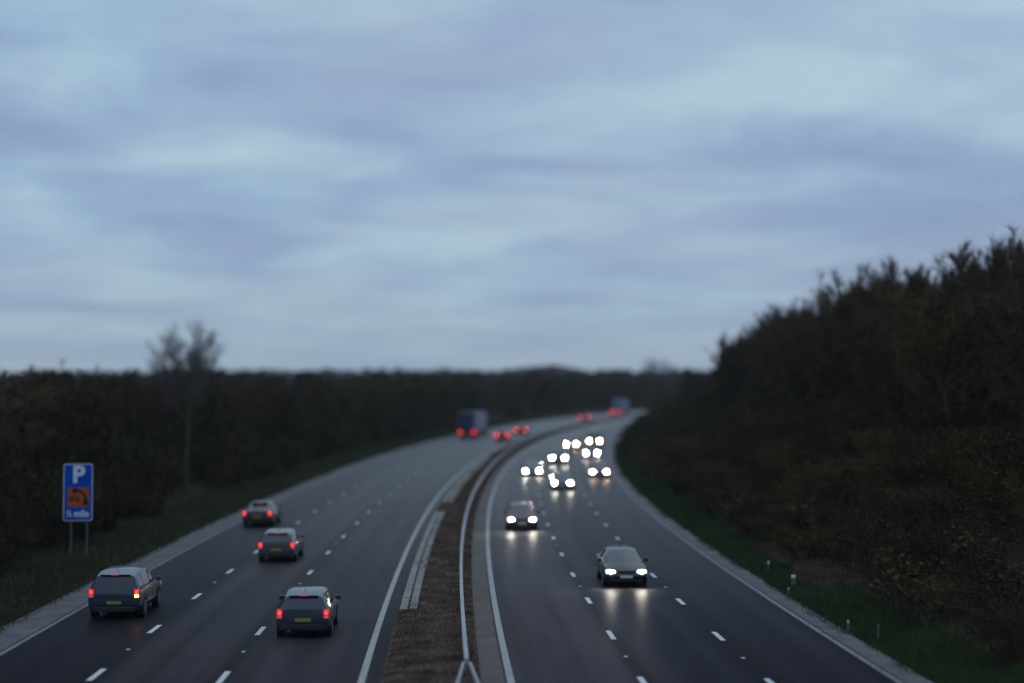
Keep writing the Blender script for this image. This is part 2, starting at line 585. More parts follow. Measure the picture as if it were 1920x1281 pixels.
reserve = link('central_reserve', grid_mesh('central_reserve', np.concatenate([np.arange(-40, 200, 0.7), np.arange(200, 1000, 6)]),
                                            np.array([-2.318, -2.1, -1.8, -1.5, -1.2, -0.9, -0.6, -0.3, 0.0, 0.2, 0.35, 0.468]), soil_z, M_['soil']))
tag(reserve, kind='structure')


def strip(name, o, w, material, parent, s0=-100, s1=900, dz=0.004):
    me = grid_mesh(name, np.concatenate([np.arange(s0, min(s1, 460), 3.0), np.arange(460, s1, 10.0)]) if s1 > 460 else np.arange(s0, s1, 3.0),
                   np.array([o - w / 2, o + w / 2]), lambda s, t: dz + 0 * s, material)
    return link(name, me, parent)


strip('edge_line', -2.86, 0.2, M_['paint'], road_l)
strip('edge_line', -14.2, 0.18, M_['worn'], road_l)
strip('edge_line', 1.296, 0.2, M_['paint'], road_r)
strip('edge_line', 12.06, 0.2, M_['worn'], road_r)

# lane dashes: 2 m marks on a 9 m module, with studs in every second gap
db = MB(); db.add([(-0.085, -1, 0), (0.085, -1, 0), (0.085, 1, 0), (-0.085, 1, 0), (-0.085, -1, 0.004), (0.085, -1, 0.004), (0.085, 1, 0.004), (-0.085, 1, 0.004)],
                  [(4, 5, 6, 7), (0, 1, 5, 4), (1, 2, 6, 5), (2, 3, 7, 6), (3, 0, 4, 7)])
dash_me = db.mesh('lane_dash', M_['dash'])
sb = MB(); sb.box(-0.06, 0.06, -0.09, 0.09, 0, 0.022, 0.008)
stud_me = sb.mesh('road_stud', M_['stud'])
for par, off, ph in ((road_l, -10.455, 46.83), (road_l, -6.789, 46.16), (road_r, 4.9575, 44.55), (road_r, 8.4852, 44.07)):
    for i in range(-5, 43):
        s = float(own_to_s(off, ph + 9 * i)) if ph + 9 * i >= 0 else ph + 9 * i
        x, y, z, th = ref(s)
        x, y, z = road_xyz(s, off)
        o = link('lane_dash', dash_me, par)
        o.location = (x, y, z + 0.002); o.rotation_euler = (0, 0, -th)
        if i % 2 == 0 and i < 24:
            s += 4.5
            x, y, z = road_xyz(s, off)
            for dx in (-0.0,):
                o = link('road_stud', stud_me, par)
                o.location = (x, y, z); o.rotation_euler = (0, 0, -th)

# concrete drain slabs beside the reserve: two rows of slabs with a dark slot between them
slab_things = []
for lab, s0, s1, ta, tb in (('near double row of pale concrete drain slabs along the brown central reserve', 59.6, 110.5, -2.26, -1.62),
                            ('far double row of pale concrete drain slabs beyond the gap in the central reserve', 116, 190, -2.2, -1.45)):
    c = land(s0, -2); c.z = float(_zz(s0))
    th = float(ref(s0)[3])
    t_ = thing('drain_kerb', c, 0, lab, 'drain', 'concrete drain slabs on the reserve')
    L = 3.0
    mid = (ta + tb) / 2
    n = int((s1 - s0) / L)
    for k in range(n):
        for a, b, zt in ((ta, mid - 0.035, 0.115), (mid + 0.035, tb, 0.14)):
            q0, q1 = s0 + k * L + 0.012, s0 + (k + 1) * L - 0.012
            p = []
            dz = random.uniform(-0.008, 0.008)
            for zq, ins in ((0.0, 0), (zt - 0.015 + dz, 0), (zt + dz, 0.015)):
                for s, t in ((q0 + ins, a + ins), (q0 + ins, b - ins), (q1 - ins, b - ins), (q1 - ins, a + ins)):
                    x, y, z = road_xyz(s, t)
                    p.append((x - c.x, y - c.y, z + zq - c.z))
            fs = [(8, 9, 10, 11), (3, 2, 1, 0)]
            for r in (0, 4):
                for e in range(4):
                    fs.append((r + e, r + (e + 1) % 4, r + 4 + (e + 1) % 4, r + 4 + e))
            m = MB().add(p, fs)
            m.build('slab', M_['slab'], t_)

# ------------------------------------------------------------------ steel safety barrier
bar = thing('safety_barrier', tuple(float(v) for v in road_xyz(45, 0.0)), 0,
            'long grey steel safety barrier running down the central reserve, forked at its near end', 'barrier')
bx, by, bz = bar.location


def beam(tf, w, h, z0, s0, s1, ds):
    sv = np.arange(s0, s1 + 0.01, ds)
    p = []
    prof_ = [(-w / 2, 0), (-w / 2, h * 0.42), (-w * 0.32, h * 0.5), (-w / 2, h * 0.58), (-w / 2, h), (w / 2, h), (w / 2, h * 0.58), (w * 0.32, h * 0.5), (w / 2, h * 0.42), (w / 2, 0)]
    for s in sv:
        for a, b in prof_:
            x, y, z = road_xyz(s, tf(s) + a)
            p.append((x - bx, y - by, z + z0 + b - bz))
    k = len(prof_)
    fs = []
    for i in range(len(sv) - 1):
        for j in range(k):
            j2 = (j + 1) % k
            fs.append((i * k + j, (i + 1) * k + j, (i + 1) * k + j2, i * k + j2))
    fs.append(tuple(range(k))); fs.append(tuple(range((len(sv) - 1) * k, len(sv) * k))[::-1])
    return MB().add(p, fs)


def bt(s):
    return 0.02 + 0.05 * math.sin(s * 0.05)


S_SPLIT = 45.2
beam(bt, 0.12, 0.17, 0.50, S_SPLIT - 0.3, 640, 3.2).build('beam', M_['steel'], bar)
beam(lambda s: bt(S_SPLIT) - 0.04 - 0.062 * min(8, S_SPLIT - s) if s < S_SPLIT else bt(S_SPLIT) - 0.04, 0.06, 0.17, 0.502, 30, S_SPLIT - 0.3, 0.65).build('beam', M_['steel'], bar)
beam(lambda s: bt(S_SPLIT) + 0.04 + 0.05 * min(8, S_SPLIT - s) if s < S_SPLIT else bt(S_SPLIT) + 0.04, 0.06, 0.17, 0.502, 30, S_SPLIT - 0.3, 0.65).build('beam', M_['steel'], bar)
pm = MB().box(-0.05, 0.05, -0.03, 0.03, -0.1, 0.497).mesh('post', M_['steel_dark'])
for s in np.arange(33.4, 640, 3.2):
    x, y, z = road_xyz(s, bt(s))
    o = link('post', pm, bar)
    o.location = (x - bx, y - by, z - bz); o.rotation_euler = (0, 0, -float(ref(s)[3]))

# ------------------------------------------------------------------ vegetation prototypes
def tube_path(V, F, pts, rads, n=3):
    b = len(V)
    for i, (p, r) in enumerate(zip(pts, rads)):
        d = (pts[min(i + 1, len(pts) - 1)] - pts[max(i - 1, 0)]).normalized()
        u = d.orthogonal().normalized(); w = d.cross(u)
        for k in range(n):
            a = 2 * PI * k / n
            V.append(p + (u * math.cos(a) + w * math.sin(a)) * r)
    for i in range(len(pts) - 1):
        for k in range(n):
            k2 = (k + 1) % n
            F.append((b + i * n + k, b + i * n + k2, b + (i + 1) * n + k2)); F.append((b + i * n + k, b + (i + 1) * n + k2, b + (i + 1) * n + k))


def blade(V, F, p, d, w, rnd):
    """a thin twig: one long triangle"""
    u = d.cross(Vector((rnd.uniform(-1, 1), rnd.uniform(-1, 1), rnd.uniform(-1, 1))))
    if u.length < 1e-4: u = d.orthogonal()
    u = u.normalized() * w
    b = len(V)
    V.extend([p - u, p + u, p + d]); F.append((b, b + 1, b + 2))


def leafq(V, F, p, r, rnd):
    d = Vector((rnd.gauss(0, 1), rnd.gauss(0, 1), rnd.gauss(0, 1))).normalized() * r
    u = d.orthogonal().normalized() * r * 0.5
    b = len(V)
    V.extend([p, p + d * 0.5 + u, p + d, p + d * 0.5 - u]); F.append((b, b + 1, b + 2)); F.append((b, b + 2, b + 3))


def tree_proto(seed, H=8.0, spread=2.2, fork=0.35, twigs=1500, leaves=0, upright=0.6, lean=0.05, tw=0.022, limbs=9):
    """unit: metres. returns (trunk V,F), (crown V,F): trunk with limbs is bark; crown is fine branches, twigs and leaves"""
    rnd = random.Random(seed)
    tv, tf, cv, cf = [], [], [], []
    upright = min(upright, 0.7)
    lf = []
    # trunk
    pts = [Vector((0, 0, -0.3))]
    dirv = Vector((rnd.uniform(-lean, lean), rnd.uniform(-lean, lean), 1))
    n = 9
    for i in range(n):
        pts.append(pts[-1] + dirv.normalized() * (H * 0.76 + 0.3) / n)
        dirv += Vector((rnd.uniform(-0.12, 0.12), rnd.uniform(-0.12, 0.12), 0))
    r0 = 0.012 * H + 0.02
    tube_path(tv, tf, pts, [r0 * (1 - 0.9 * i / n) + 0.008 for i in range(n + 1)], 6)
    tips = []

    def at(pl, q):
        q *= len(pl) - 1
        i = min(int(q), len(pl) - 2)
        return pl[i].lerp(pl[i + 1], q - i)

    branches = [pts]
    for b in range(limbs):
        q = fork + (0.95 - fork) * (b + rnd.random()) / limbs
        p = at(pts, q)
        a = b * 2.4 + rnd.uniform(-0.4, 0.4)
        ln = spread * (1.15 - 0.4 * abs(q - fork - 0.15)) * rnd.uniform(0.8, 1.15)
        d = Vector((math.cos(a) * (1 - upright), math.sin(a) * (1 - upright), upright)).normalized()
        bp = [p]
        for k in range(4):
            bp.append(bp[-1] + d * ln / 4 * (1.25 if upright > 0.5 else 1))
            d = (d + Vector((rnd.uniform(-.25, .25), rnd.uniform(-.25, .25), 0.12))).normalized()
        tube_path(tv, tf, bp, [r0 * 0.45 * (1 - q) + 0.018 - 0.003 * k for k in range(5)], 4)
        branches.append(bp)
        for j in range(5):
            q2 = 0.3 + 0.7 * rnd.random()
            p2 = at(bp, q2)
            d2 = (bp[-1] - bp[0]).normalized() + Vector((rnd.uniform(-.9, .9), rnd.uniform(-.9, .9), rnd.uniform(-.2, .7)))
            d2 = d2.normalized() * ln * rnd.uniform(0.3, 0.6)
            sp = [p2, p2 + d2 * 0.5, p2 + d2 + Vector((0, 0, ln * 0.06))]
            tube_path(cv, cf, sp, [0.016, 0.012, 0.006], 3)
            branches.append(sp)
    for k in range(twigs):
        bp = branches[1 + int(rnd.random() * (len(branches) - 1))] if rnd.random() > 0.06 else pts
        q = 0.25 + 0.75 * rnd.random() ** 0.6 if bp is not pts else rnd.uniform(max(fork, 0.6), 1)
        p = at(bp, q)
        d = (bp[-1] - bp[0]).normalized() * 0.6 + Vector((rnd.gauss(0, .6), rnd.gauss(0, .6), rnd.gauss(0.35, .5)))
        d = d.normalized() * rnd.uniform(0.35, 0.95) * (0.6 + spread * 0.14)
        blade(cv, cf, p, d, tw * rnd.uniform(0.6, 1.3), rnd)
        tips.append(p + d * rnd.uniform(0.3, 0.95))
    nm = len(cf)
    for k in range(leaves):
        p = tips[int(rnd.random() * len(tips))] + Vector((rnd.gauss(0, .12), rnd.gauss(0, .12), rnd.gauss(0, .12)))
        leafq(cv, cf, p, rnd.uniform(0.1, 0.2), rnd)
    mi = [0] * nm + [1] * (len(cf) - nm)
    return (np.array([tuple(p) for p in tv]), np.array(tf)), (np.array([tuple(p) for p in cv]), np.array(cf), np.array(mi))


def bush_proto(seed, H=2.2, R=1.5, stems=46, twigs=620, leaves=300, tw=0.02, lr=0.095):
    rnd = random.Random(seed)
    V, F = [], []
    st = []
    tips = []
    for k in range(stems):
        a = rnd.random() * 2 * PI
        r = R * 0.5 * math.sqrt(rnd.random())
        p = Vector((math.cos(a) * r, math.sin(a) * r, -0.15))
        o = Vector((math.cos(a), math.sin(a), 0)) * R * rnd.uniform(0.1, 0.7)
        h = H * rnd.uniform(0.55, 1.05) * (1 - 0.3 * (r / R))
        e = p + o + Vector((rnd.gauss(0, .15), rnd.gauss(0, .15), h))
        m = p.lerp(e, 0.5) + Vector((rnd.gauss(0, .12), rnd.gauss(0, .12), 0.15 * h))
        tube_path(V, F, [p, m, e], [0.022, 0.016, 0.006], 3)
        st.append((p, m, e))
    for k in range(twigs):
        p, m, e = st[int(rnd.random() * len(st))]
        q = rnd.random()
        b = m.lerp(e, q) if rnd.random() > 0.3 else p.lerp(m, 0.3 + 0.7 * q)
        d = Vector((rnd.gauss(0, .6), rnd.gauss(0, .6), rnd.gauss(0.5, .45))).normalized() * rnd.uniform(0.25, 0.7) * (0.5 + H * 0.22)
        blade(V, F, b, d, tw * rnd.uniform(0.6, 1.3), rnd)
        tips.append(b + d * rnd.random())
    nm = len(F)
    for k in range(leaves):
        leafq(V, F, tips[int(rnd.random() * len(tips))], lr * rnd.uniform(0.6, 1.3), rnd)
    mi = [0] * nm + [1] * (len(F) - nm)
    return np.array([tuple(p) for p in V]), np.array(F), np.array(mi)


def conifer_proto(seed, H=8.0, R=1.9, tiers=20):
    rnd = random.Random(seed)
    tv, tf, V, F = [], [], [], []
    tube_path(tv, tf, [Vector((0, 0, -0.3)), Vector((0, 0, H * 0.5)), Vector((0, 0, H))], [0.16, 0.1, 0.02], 6)
    for i in range(tiers):
        q = 0.08 + 0.9 * i / tiers
        z = H * q
        rr = R * (1 - q) ** 0.75 * rnd.uniform(0.8, 1.15) + 0.12
        for j in range(11):
            a = j * 2 * PI / 11 + rnd.uniform(-.3, .3)
            ln = rr * rnd.uniform(0.7, 1.15)
            d = Vector((math.cos(a), math.sin(a), rnd.uniform(-0.25, 0.15)))
            p = Vector((0, 0, z))
            blade(V, F, p, d * ln, 0.05, rnd)
            for k in range(9):
                leafq(V, F, p + d * ln * rnd.uniform(0.25, 1), rnd.uniform(0.25, 0.5), rnd)
    return (np.array([tuple(p) for p in tv]), np.array(tf)), (np.array([tuple(p) for p in V]), np.array(F), np.zeros(len(F), int))


TREES = {}
for k in range(4):
    TREES['bare%d' % k] = (tree_proto(100 + k, 8, 2.2, 0.14, 3000, 0, 0.6, limbs=14), 'bark', 'twig')
for k in range(3):
    TREES['olive%d' % k] = (tree_proto(200 + k, 8, 2.3, 0.10, 2500, 520, 0.52, limbs=13), 'bark', 'twig_olive')
for k in range(3):
    TREES['pole%d' % k] = (tree_proto(300 + k, 8, 1.6, 0.22, 2500, 0, 0.7, tw=0.02, limbs=13), 'bark', 'twig')
TREE_ME = {}
for k, ((tr, cr), bm_, tm) in TREES.items():
    TREE_ME[k] = (mesh_from('trunk', tr[0], tr[1], [M_[bm_]], smooth=True), mesh_from('crown', cr[0], cr[1], [M_[tm], M_['leaf']], cr[2]))
BUSH = [bush_proto(400 + k, 2.2, 1.5, 46, 700, lv) for k, lv in enumerate((0, 180, 800, 1300, 80, 1000))]
BUSH_ME = [mesh_from('scrub_bush', b[0], b[1], [M_['bush_twig'] if k in (0, 1, 4) else M_['bush_olive'], M_['leaf']], b[2]) for k, b in enumerate(BUSH)]


def put_tree(kind, s, t, h, label, group, name='bare_tree', cat='tree', wid=1.0):
    p = land(s, t)
    o = thing(name, p, random.uniform(0, 6.28), label, cat, group)
    k = h / 8.0
    o.scale = (k * wid, k * wid, k)
    tm, cm = TREE_ME[kind]
    link('trunk', tm, o); link('crown', cm, o)
    return o


# --- left bank trees
def level(s):
    for lim, txt in ((58, 'nearest the camera'), (68, 'level with the nearest oncoming saloon'), (82, 'level with the blue sign'),
                     (105, 'level with the maroon hatchback'), (126, 'level with the lone pale tree'), (142, 'level with the middle steel blue hatchback'),
                     (165, 'level with the slate grey hatchback'), (200, 'level with the far charcoal hatchback'), (235, 'level with the grey van'),
                     (262, 'level with the far lorry'), (340, 'just beyond the far lorry'), (480, 'where the road vanishes')):
        if s < lim: return txt
    return 'far off past the bend'


def left_zone(s):
    return 'on the left bank ' + level(s)


ltn = 0
s = 52.0
while s < 640:
    d = max(s, 60)
    for row, (ta, tb) in enumerate(((-22.5, -26), (-26, -31), (-31, -38))):
        if row == 2 and s > 300: continue
        t = random.uniform(tb, ta)
        ss = s + random.uniform(-1.6, 1.6) * (1 + s / 200)
        kind = random.choice(['bare0', 'bare1', 'bare2', 'bare3', 'olive0', 'olive1', 'olive2', 'olive0', 'pole0'])
        base = float(prof(ss, t))
        top = (8.8 if ss < 84 else 9.3 if ss < 112 else 9.2 if ss < 260 else 9.4 if ss < 420 else 10.5) + random.uniform(-0.9, 0.5)
        h = max(4.0, top - base)
        h *= 1.0 if ss < 112 else 1.08 if ss < 150 else 1.02
        if 104 < ss < 126 and t > -25: continue
        z = left_zone(ss)
        z = ('front row ', 'second row ', 'back row ')[row] + z
        wd = 'bare brown tree ' if not kind.startswith('olive') else 'olive bushy tree '
        put_tree(kind, ss, t, h, wd + z, wd + z, name='bushy_tree' if kind.startswith('olive') else 'bare_tree', wid=1.2 + 0.25 * random.random() + (0.3 if s > 250 else 0))
        ltn += 1
    s += 4.6 + s * 0.022

# --- right bank trees
def right_zone(s):
    return ('on the right crest ' if s < 262 else 'on the right bank ') + level(s)


rtn = 0
s = 48.0
while s < 246:
    for row, (ta, tb) in enumerate(((27, 29.5), (29.5, 32), (32, 35), (35, 38), (38, 42.5))):
        t = random.uniform(ta, tb)
        ss = s + random.uniform(-1.8, 1.8)
        kind = random.choice(['bare0', 'bare1', 'bare2', 'bare3', 'pole0', 'pole1', 'pole2', 'pole1'] + (['olive0', 'olive2'] if row < 2 else ['pole2', 'pole0']))
        base = float(prof(ss, t))
        top = 17.8 - 0.3 * float(sm(130, 215, ss)) - 2.2 * float(sm(175, 240, ss)) - 4.0 * float(sm(232, 252, ss)) + random.uniform(-1.0, 0.7)
        h = max(4.0, top - base) * (0.72, 0.88, 1, 1, 1)[row]
        z = ('front row ', 'second row ', 'third row ', 'back row ', 'rearmost row ')[row] + right_zone(ss)
        nm = 'slender_tree' if kind.startswith('pole') else 'bushy_tree' if kind.startswith('olive') else 'bare_tree'
        wd = {'slender_tree': 'bare slender tree ', 'bushy_tree': 'olive bushy tree ', 'bare_tree': 'bare spreading tree '}[nm]
        put_tree(kind, ss, t, h, wd + z, wd + z, name=nm, wid=(1.15 + 0.25 * random.random()) * min(1.3, 8 / h))
        rtn += 1
    s += 4.0 + s * 0.011
for ss in (268, 284, 300, 322, 345, 372, 400):
    for t in (19.5, 24, 30):
        if t == 19.5 and ss < 340: continue
        kind = random.choice(['bare1', 'bare2', 'olive1', 'olive2'])
        z = right_zone(ss)
        wd = ('olive bushy tree ' if kind.startswith('olive') else 'bare spreading tree ') + {19.5: 'low ', 24: 'halfway up ', 30: 'high up '}[t]
        put_tree(kind, ss + random.uniform(-4, 4), t + random.uniform(-1.5, 1.5), random.uniform(4.5, 6.5), wd + z, wd + z, wid=1.5)
        rtn += 1
# taller poles that stand clear of the crest
for ss, t, h in ((86, 31.2, 10.0), (97, 31, 9.3), (112, 32, 9.2), (141, 32, 9.0), (176, 33, 9.2), (218, 32, 9.6)):
    lab = {86: 'tallest bare tree rising above the crest at the far right edge'}.get(ss, 'bare tree standing just clear of the right bank skyline')
    put_tree(random.choice(['pole0', 'pole2']), ss, t, h, lab, None if ss == 86 else 'skyline trees on the right bank', wid=0.8)

# --- trees with a look of their own
def fan_tree(seed, H, R, fork_z, nlimb=13, ntwig=12000):
    """slim trunk, then limbs fanning up into a wide hazy crown of very fine twigs"""
    rnd = random.Random(seed)
    tv, tf, cv, cf = [], [], [], []
    tr_ = [Vector((0, 0, -0.4)), Vector((0.05, 0, fork_z * 0.4)), Vector((0.22, 0, fork_z * 0.75)), Vector((0.25, 0, fork_z))]
    tube_path(tv, tf, tr_, [0.15, 0.12, 0.10, 0.085], 7)
    segs = []
    for i in range(nlimb):
        a = i * 2.4 + rnd.uniform(-.3, .3)
        u = 0.25 + 0.75 * (i + 0.5) / nlimb
        zt = H * (1.0 - 0.20 * u * u) * rnd.uniform(0.93, 1.0)
        e = Vector((0.25 + R * u * math.cos(a), R * u * math.sin(a), zt))
        s0 = tr_[3].lerp(tr_[2], rnd.random() * 0.9)
        q = [s0]
        for k in range(1, 7):
            f = k / 6
            q.append(s0.lerp(e, f) + Vector((rnd.gauss(0, .08), rnd.gauss(0, .08), 0.5 * math.sin(PI * f) * (0.4 - u))))
        tube_path(tv, tf, q, [0.045 - 0.006 * k for k in range(7)], 4)
        segs.append(q)
        for j in range(11):
            f = rnd.uniform(0.25, 1)
            m = min(int(f * 6), 5)
            p0 = q[m].lerp(q[m + 1], f * 6 - m)
            d = (e - s0).normalized() + Vector((rnd.gauss(0, .5), rnd.gauss(0, .5), rnd.gauss(0.1, .25)))
            d = d.normalized() * rnd.uniform(0.7, 1.7)
            sq = [p0, p0 + d * 0.5, p0 + d + Vector((0, 0, 0.1))]
            tube_path(cv, cf, sq, [0.013, 0.009, 0.005], 3)
            segs.append(sq); segs.append(sq)
    for k in range(ntwig):
        q = segs[int(rnd.random() * len(segs))]
        f = (0.35 + 0.65 * rnd.random()) * (len(q) - 1)
        m = min(int(f), len(q) - 2)
        p0 = q[m].lerp(q[m + 1], f - m)
        d = (q[-1] - q[0]).normalized() * 0.7 + Vector((rnd.gauss(0, .5), rnd.gauss(0, .5), rnd.gauss(0.3, .35)))
        p0 = p0 + Vector((rnd.gauss(0, .22), rnd.gauss(0, .22), rnd.gauss(0, .22)))
        blade(cv, cf, p0, d.normalized() * rnd.uniform(0.35, 0.9), 0.0065 * rnd.uniform(0.7, 1.4), rnd)
    return (np.array([tuple(p) for p in tv]), np.array(tf)), (np.array([tuple(p) for p in cv]), np.array(cf))


trk, crn = fan_tree(900, 12.3, 3.1, 5.6)
lone = thing('lone_tree', land(120, -21.5), 0.2, 'tall bare tree with a thin pale trunk rising above the left hedge', 'tree')
link('trunk', mesh_from('trunk', trk[0], trk[1], [M_['bark_pale']], smooth=True), lone)
link('crown', mesh_from('crown', crn[0], crn[1], [M_['twig_pale']]), lone)
for s, t, h, w, lab in ((312, -22.5, 8.2, 1.4, 'dark green conifer standing just behind the far lorry'),
                        (596, -36, 10.6, 1.5, 'small blue green conifer on the skyline above the end of the road'),
                        (520, -36, 8.2, 1.1, 'distant dark conifer rising above the brown wood left of the road end'),
                        (318, 20.6, 10.2, 1.7, 'dark conical evergreen at the foot of the right bank slope')):
    tr, cr = conifer_proto(int(s), h, 1.9 * w)
    o = thing('conifer_tree', land(s, t), 0, lab, 'tree')
    link('trunk', mesh_from('trunk', tr[0], tr[1], [M_['bark']], smooth=True), o)
    link('crown', mesh_from('crown', cr[0], cr[1], [M_['needle']], cr[2]), o)
(trk, crn) = tree_proto(910, 14, 4.2, 0.25, 1800, 0, 0.6, 0.03, 0.035)
ptm = mesh_from('trunk', trk[0], trk[1], [M_['bark']], smooth=True)
pcm = mesh_from('crown', crn[0], crn[1], [M_['twig_pale'], M_['leaf']], crn[2])
for s, t, k in ((600, -33, 0.98), (628, -40, 1.0), (612, -31, 0.95), (650, -46, 1.04), (600, -28, 1.0)):
    o = thing('bare_tree', land(s, t), random.uniform(0, 6), 'pale grey bare tree on the skyline where the road disappears', 'tree', 'pale bare trees at the end of the road')
    o.scale = (k, k, k)
    link('trunk', ptm, o); link('crown', pcm, o)

# --- scrub bushes
def rb_zone(s, t):
    return ('low on the right bank ' if t < 18.8 else 'halfway up the right bank ' if t < 23 else 'high up the right bank ') + level(s)


nb = 0
cells = []
for s in np.arange(44, 400, 2.6):
    for t in np.arange(16.6, 28, 2.2):
        cells.append((s + random.uniform(-1, 1), t + random.uniform(-0.9, 0.9)))
for s in np.arange(185, 400, 2.4):
    for t in (14.5, 15.7):
        cells.append((s + random.uniform(-1, 1), t + random.uniform(-0.4, 0.5)))
cells.sort(key=lambda c: math.hypot(c[0], c[1]) + 40 * random.random())
rest_bush = []
for s, t in cells:
    if s < 300 and nb < 190 and random.random() < 0.55:
        k = random.choice([0, 1, 2, 2, 3, 3, 4, 5, 5])
        h = random.uniform(0.55, 1.15) * (0.75 if t < 18.5 else 1.1)
        p = land(s, t)
        o = link('scrub_bush', BUSH_ME[k])
        o.location = p; o.rotation_euler = (0, 0, random.uniform(0, 6.28))
        w = random.uniform(0.85, 1.25)
        o.scale = (w, w, h)
        z = rb_zone(s, t)
        wd = ('low ' if o.scale[2] < 0.85 else 'tall ') + 'bare scrub bush ' if k in (0, 1, 4) else ('low ' if o.scale[2] < 0.85 else 'tall ') + 'olive scrub bush '
        tag(o, wd + z, 'bush', wd + z)
        nb += 1
    else:
        rest_bush.append((s, t, random.uniform(0.6, 1.1)))
for s in np.arange(215, 420, 1.7):
    rest_bush.append((s, random.uniform(14.3, 17.5), random.uniform(1.1, 1.8)))
for s in np.arange(268, 420, 11.0):
    k = random.choice(['olive0', 'olive1', 'bare2', 'olive2'])
    lab = ('olive bushy tree ' if k.startswith('olive') else 'bare spreading tree ') + 'at the foot of the bank where the road vanishes'
    put_tree(k, s + random.uniform(-3, 3), random.uniform(16.6, 18.6), random.uniform(3.8, 5.4), lab, lab, name='bushy_tree' if k.startswith('olive') else 'bare_tree', wid=1.5)
nl = 0
for s in np.arange(58, 330, 1):
    if nl >= 105: break
    s = 56 + nl * 1.0 + 0.013 * nl * nl
    t = random.uniform(-22.4, -19.9)
    if 106 < s < 126: t -= 2.2
    k = random.choice([0, 1, 4, 0, 1, 2] if s < 115 else [0, 1, 2, 3, 4, 5])
    o = link('scrub_bush', BUSH_ME[k])
    o.location = land(s, t); o.rotation_euler = (0, 0, random.uniform(0, 6.28))
    w = random.uniform(0.85, 1.25)
    o.scale = (w, w, random.uniform(0.6, 1.25))
    z = 'at the left bank foot ' + level(s)
    wd = ('low ' if o.scale[2] < 0.85 else 'tall ') + 'bare scrub bush ' if k in (0, 1, 4) else ('low ' if o.scale[2] < 0.85 else 'tall ') + 'olive scrub bush '
    tag(o, wd + z, 'bush', wd + z)
    nl += 1


def scatter(name, items, protos, mats_, label):
    """many small plants joined into one uncountable mass"""
    VV, FF, MM = [], [], []
    n = 0
    for p, rz, sx, sz, k in items:
        v, f, m = protos[k]
        c, s_ = math.cos(rz), math.sin(rz)
        q = np.stack([(v[:, 0] * c - v[:, 1] * s_) * sx + p[0], (v[:, 0] * s_ + v[:, 1] * c) * sx + p[1], v[:, 2] * sz + p[2]], -1)
        VV.append(q); FF.append(f + n); MM.append(m)
        n += len(v)
    o = link(name, mesh_from(name, np.concatenate(VV), np.concatenate(FF), mats_, np.concatenate(MM)))
    tag(o, label, 'undergrowth', None, 'stuff')
    return o


SMALL = [bush_proto(600 + k, 2.0, 1.5, 16, 260, lv, 0.03, 0.17) for k, lv in enumerate((0, 90, 160, 40))]
items = []
for s, t, h in rest_bush:
    items.append((land(s, t), random.uniform(0, 6), random.uniform(0.9, 1.3), h, random.randrange(4)))
for k in range(520):
    s = random.uniform(44, 420); t = random.uniform(23, 42)
    items.append((land(s, t), random.uniform(0, 6), random.uniform(1.0, 1.5), random.uniform(0.8, 1.8), random.choice([0, 0, 1, 3])))
for k in range(330):
    s = random.uniform(46, 255); t = random.uniform(34, 50)
    items.append((land(s, t), random.uniform(0, 6), random.uniform(1.2, 2.0), random.uniform(2.0, 3.4), random.choice([0, 0, 1, 3])))
scatter('bank_undergrowth', items, SMALL, [M_['bush_twig'], M_['leaf']], 'tangled low brown undergrowth covering the right bank between the bushes and trees')
items = []
for k in range(900):
    s = 50 + 560 * random.random() ** 1.5; t = -21 - 24 * random.random()
    if 106 < s < 126 and t > -24: t -= 5
    items.append((land(s, t), random.uniform(0, 6), random.uniform(1.0, 1.7), random.uniform(0.9, 2.2), random.choice([0, 1, 2, 3])))
scatter('hedge_undergrowth', items, SMALL, [M_['bush_olive'], M_['leaf']], 'tangled undergrowth filling the left bank between the trees')

FARP = []
for k in range(4):
    rnd = random.Random(700 + k)
    V, F = [], []
    tube_path(V, F, [Vector((0, 0, -1)), Vector((0, 0, 8))], [0.25, 0.1], 3)
    for j in range(230):
        a = rnd.random() * 6.283
        u = rnd.random() ** 0.5
        zc = 2 + 9 * rnd.random()
        R = 4.2 * math.sqrt(max(0.05, 1 - ((zc - 6) / 5.5) ** 2))
        leafq(V, F, Vector((math.cos(a) * u * R, math.sin(a) * u * R, zc)), rnd.uniform(1.0, 2.0), rnd)
    FARP.append((np.array([tuple(p) for p in V]), np.array(F), np.zeros(len(F), int)))
items = []
for k in range(520):
    s = random.uniform(650, 1000); t = random.uniform(-190, 40)
    items.append((land(s, t), random.uniform(0, 6), random.uniform(0.8, 1.2), random.uniform(0.7, 1.05), random.randrange(4)))
o = scatter('brown_woodland', items, FARP, [M_['wood_far']], 'brown winter woodland filling the middle distance beyond the bend')
o['category'] = 'woodland'
items = []
for k in range(420):
    s = random.uniform(330, 900); t = random.uniform(-150, -48)
    items.append((land(s, t), random.uniform(0, 6), random.uniform(0.6, 0.9), random.uniform(0.34, 0.55), random.randrange(4)))
o = scatter('field_woodland', items, FARP, [M_['wood_far']], 'scrubby woodland behind the trees on the left bank')
o['category'] = 'woodland'
items = []
for k in range(1300):
    a = random.uniform(-0.36, 0.2)
    d = random.uniform(1700, 2500)
    x, y = d * math.sin(a), d * math.cos(a)
    # nearest alignment coordinates of the point
    j = int(np.argmin((_X - x) ** 2 + (_Y - y) ** 2))
    t = (x - _X[j]) * math.cos(_th[j]) - (y - _Y[j]) * math.sin(_th[j])
    g = 1.0 + 0.45 * max(0, math.sin(a * 61 + 0.5)) * max(0, math.sin(a * 23 + 1))
    items.append((land(float(SS[j]), float(t)), random.uniform(0, 6), random.uniform(1.2, 2.2), random.uniform(0.9, 1.3) * g, random.randrange(4)))
o = scatter('distant_woodland', items, FARP, [M_['wood_far']], 'dark blue tree line along the hills on the horizon')
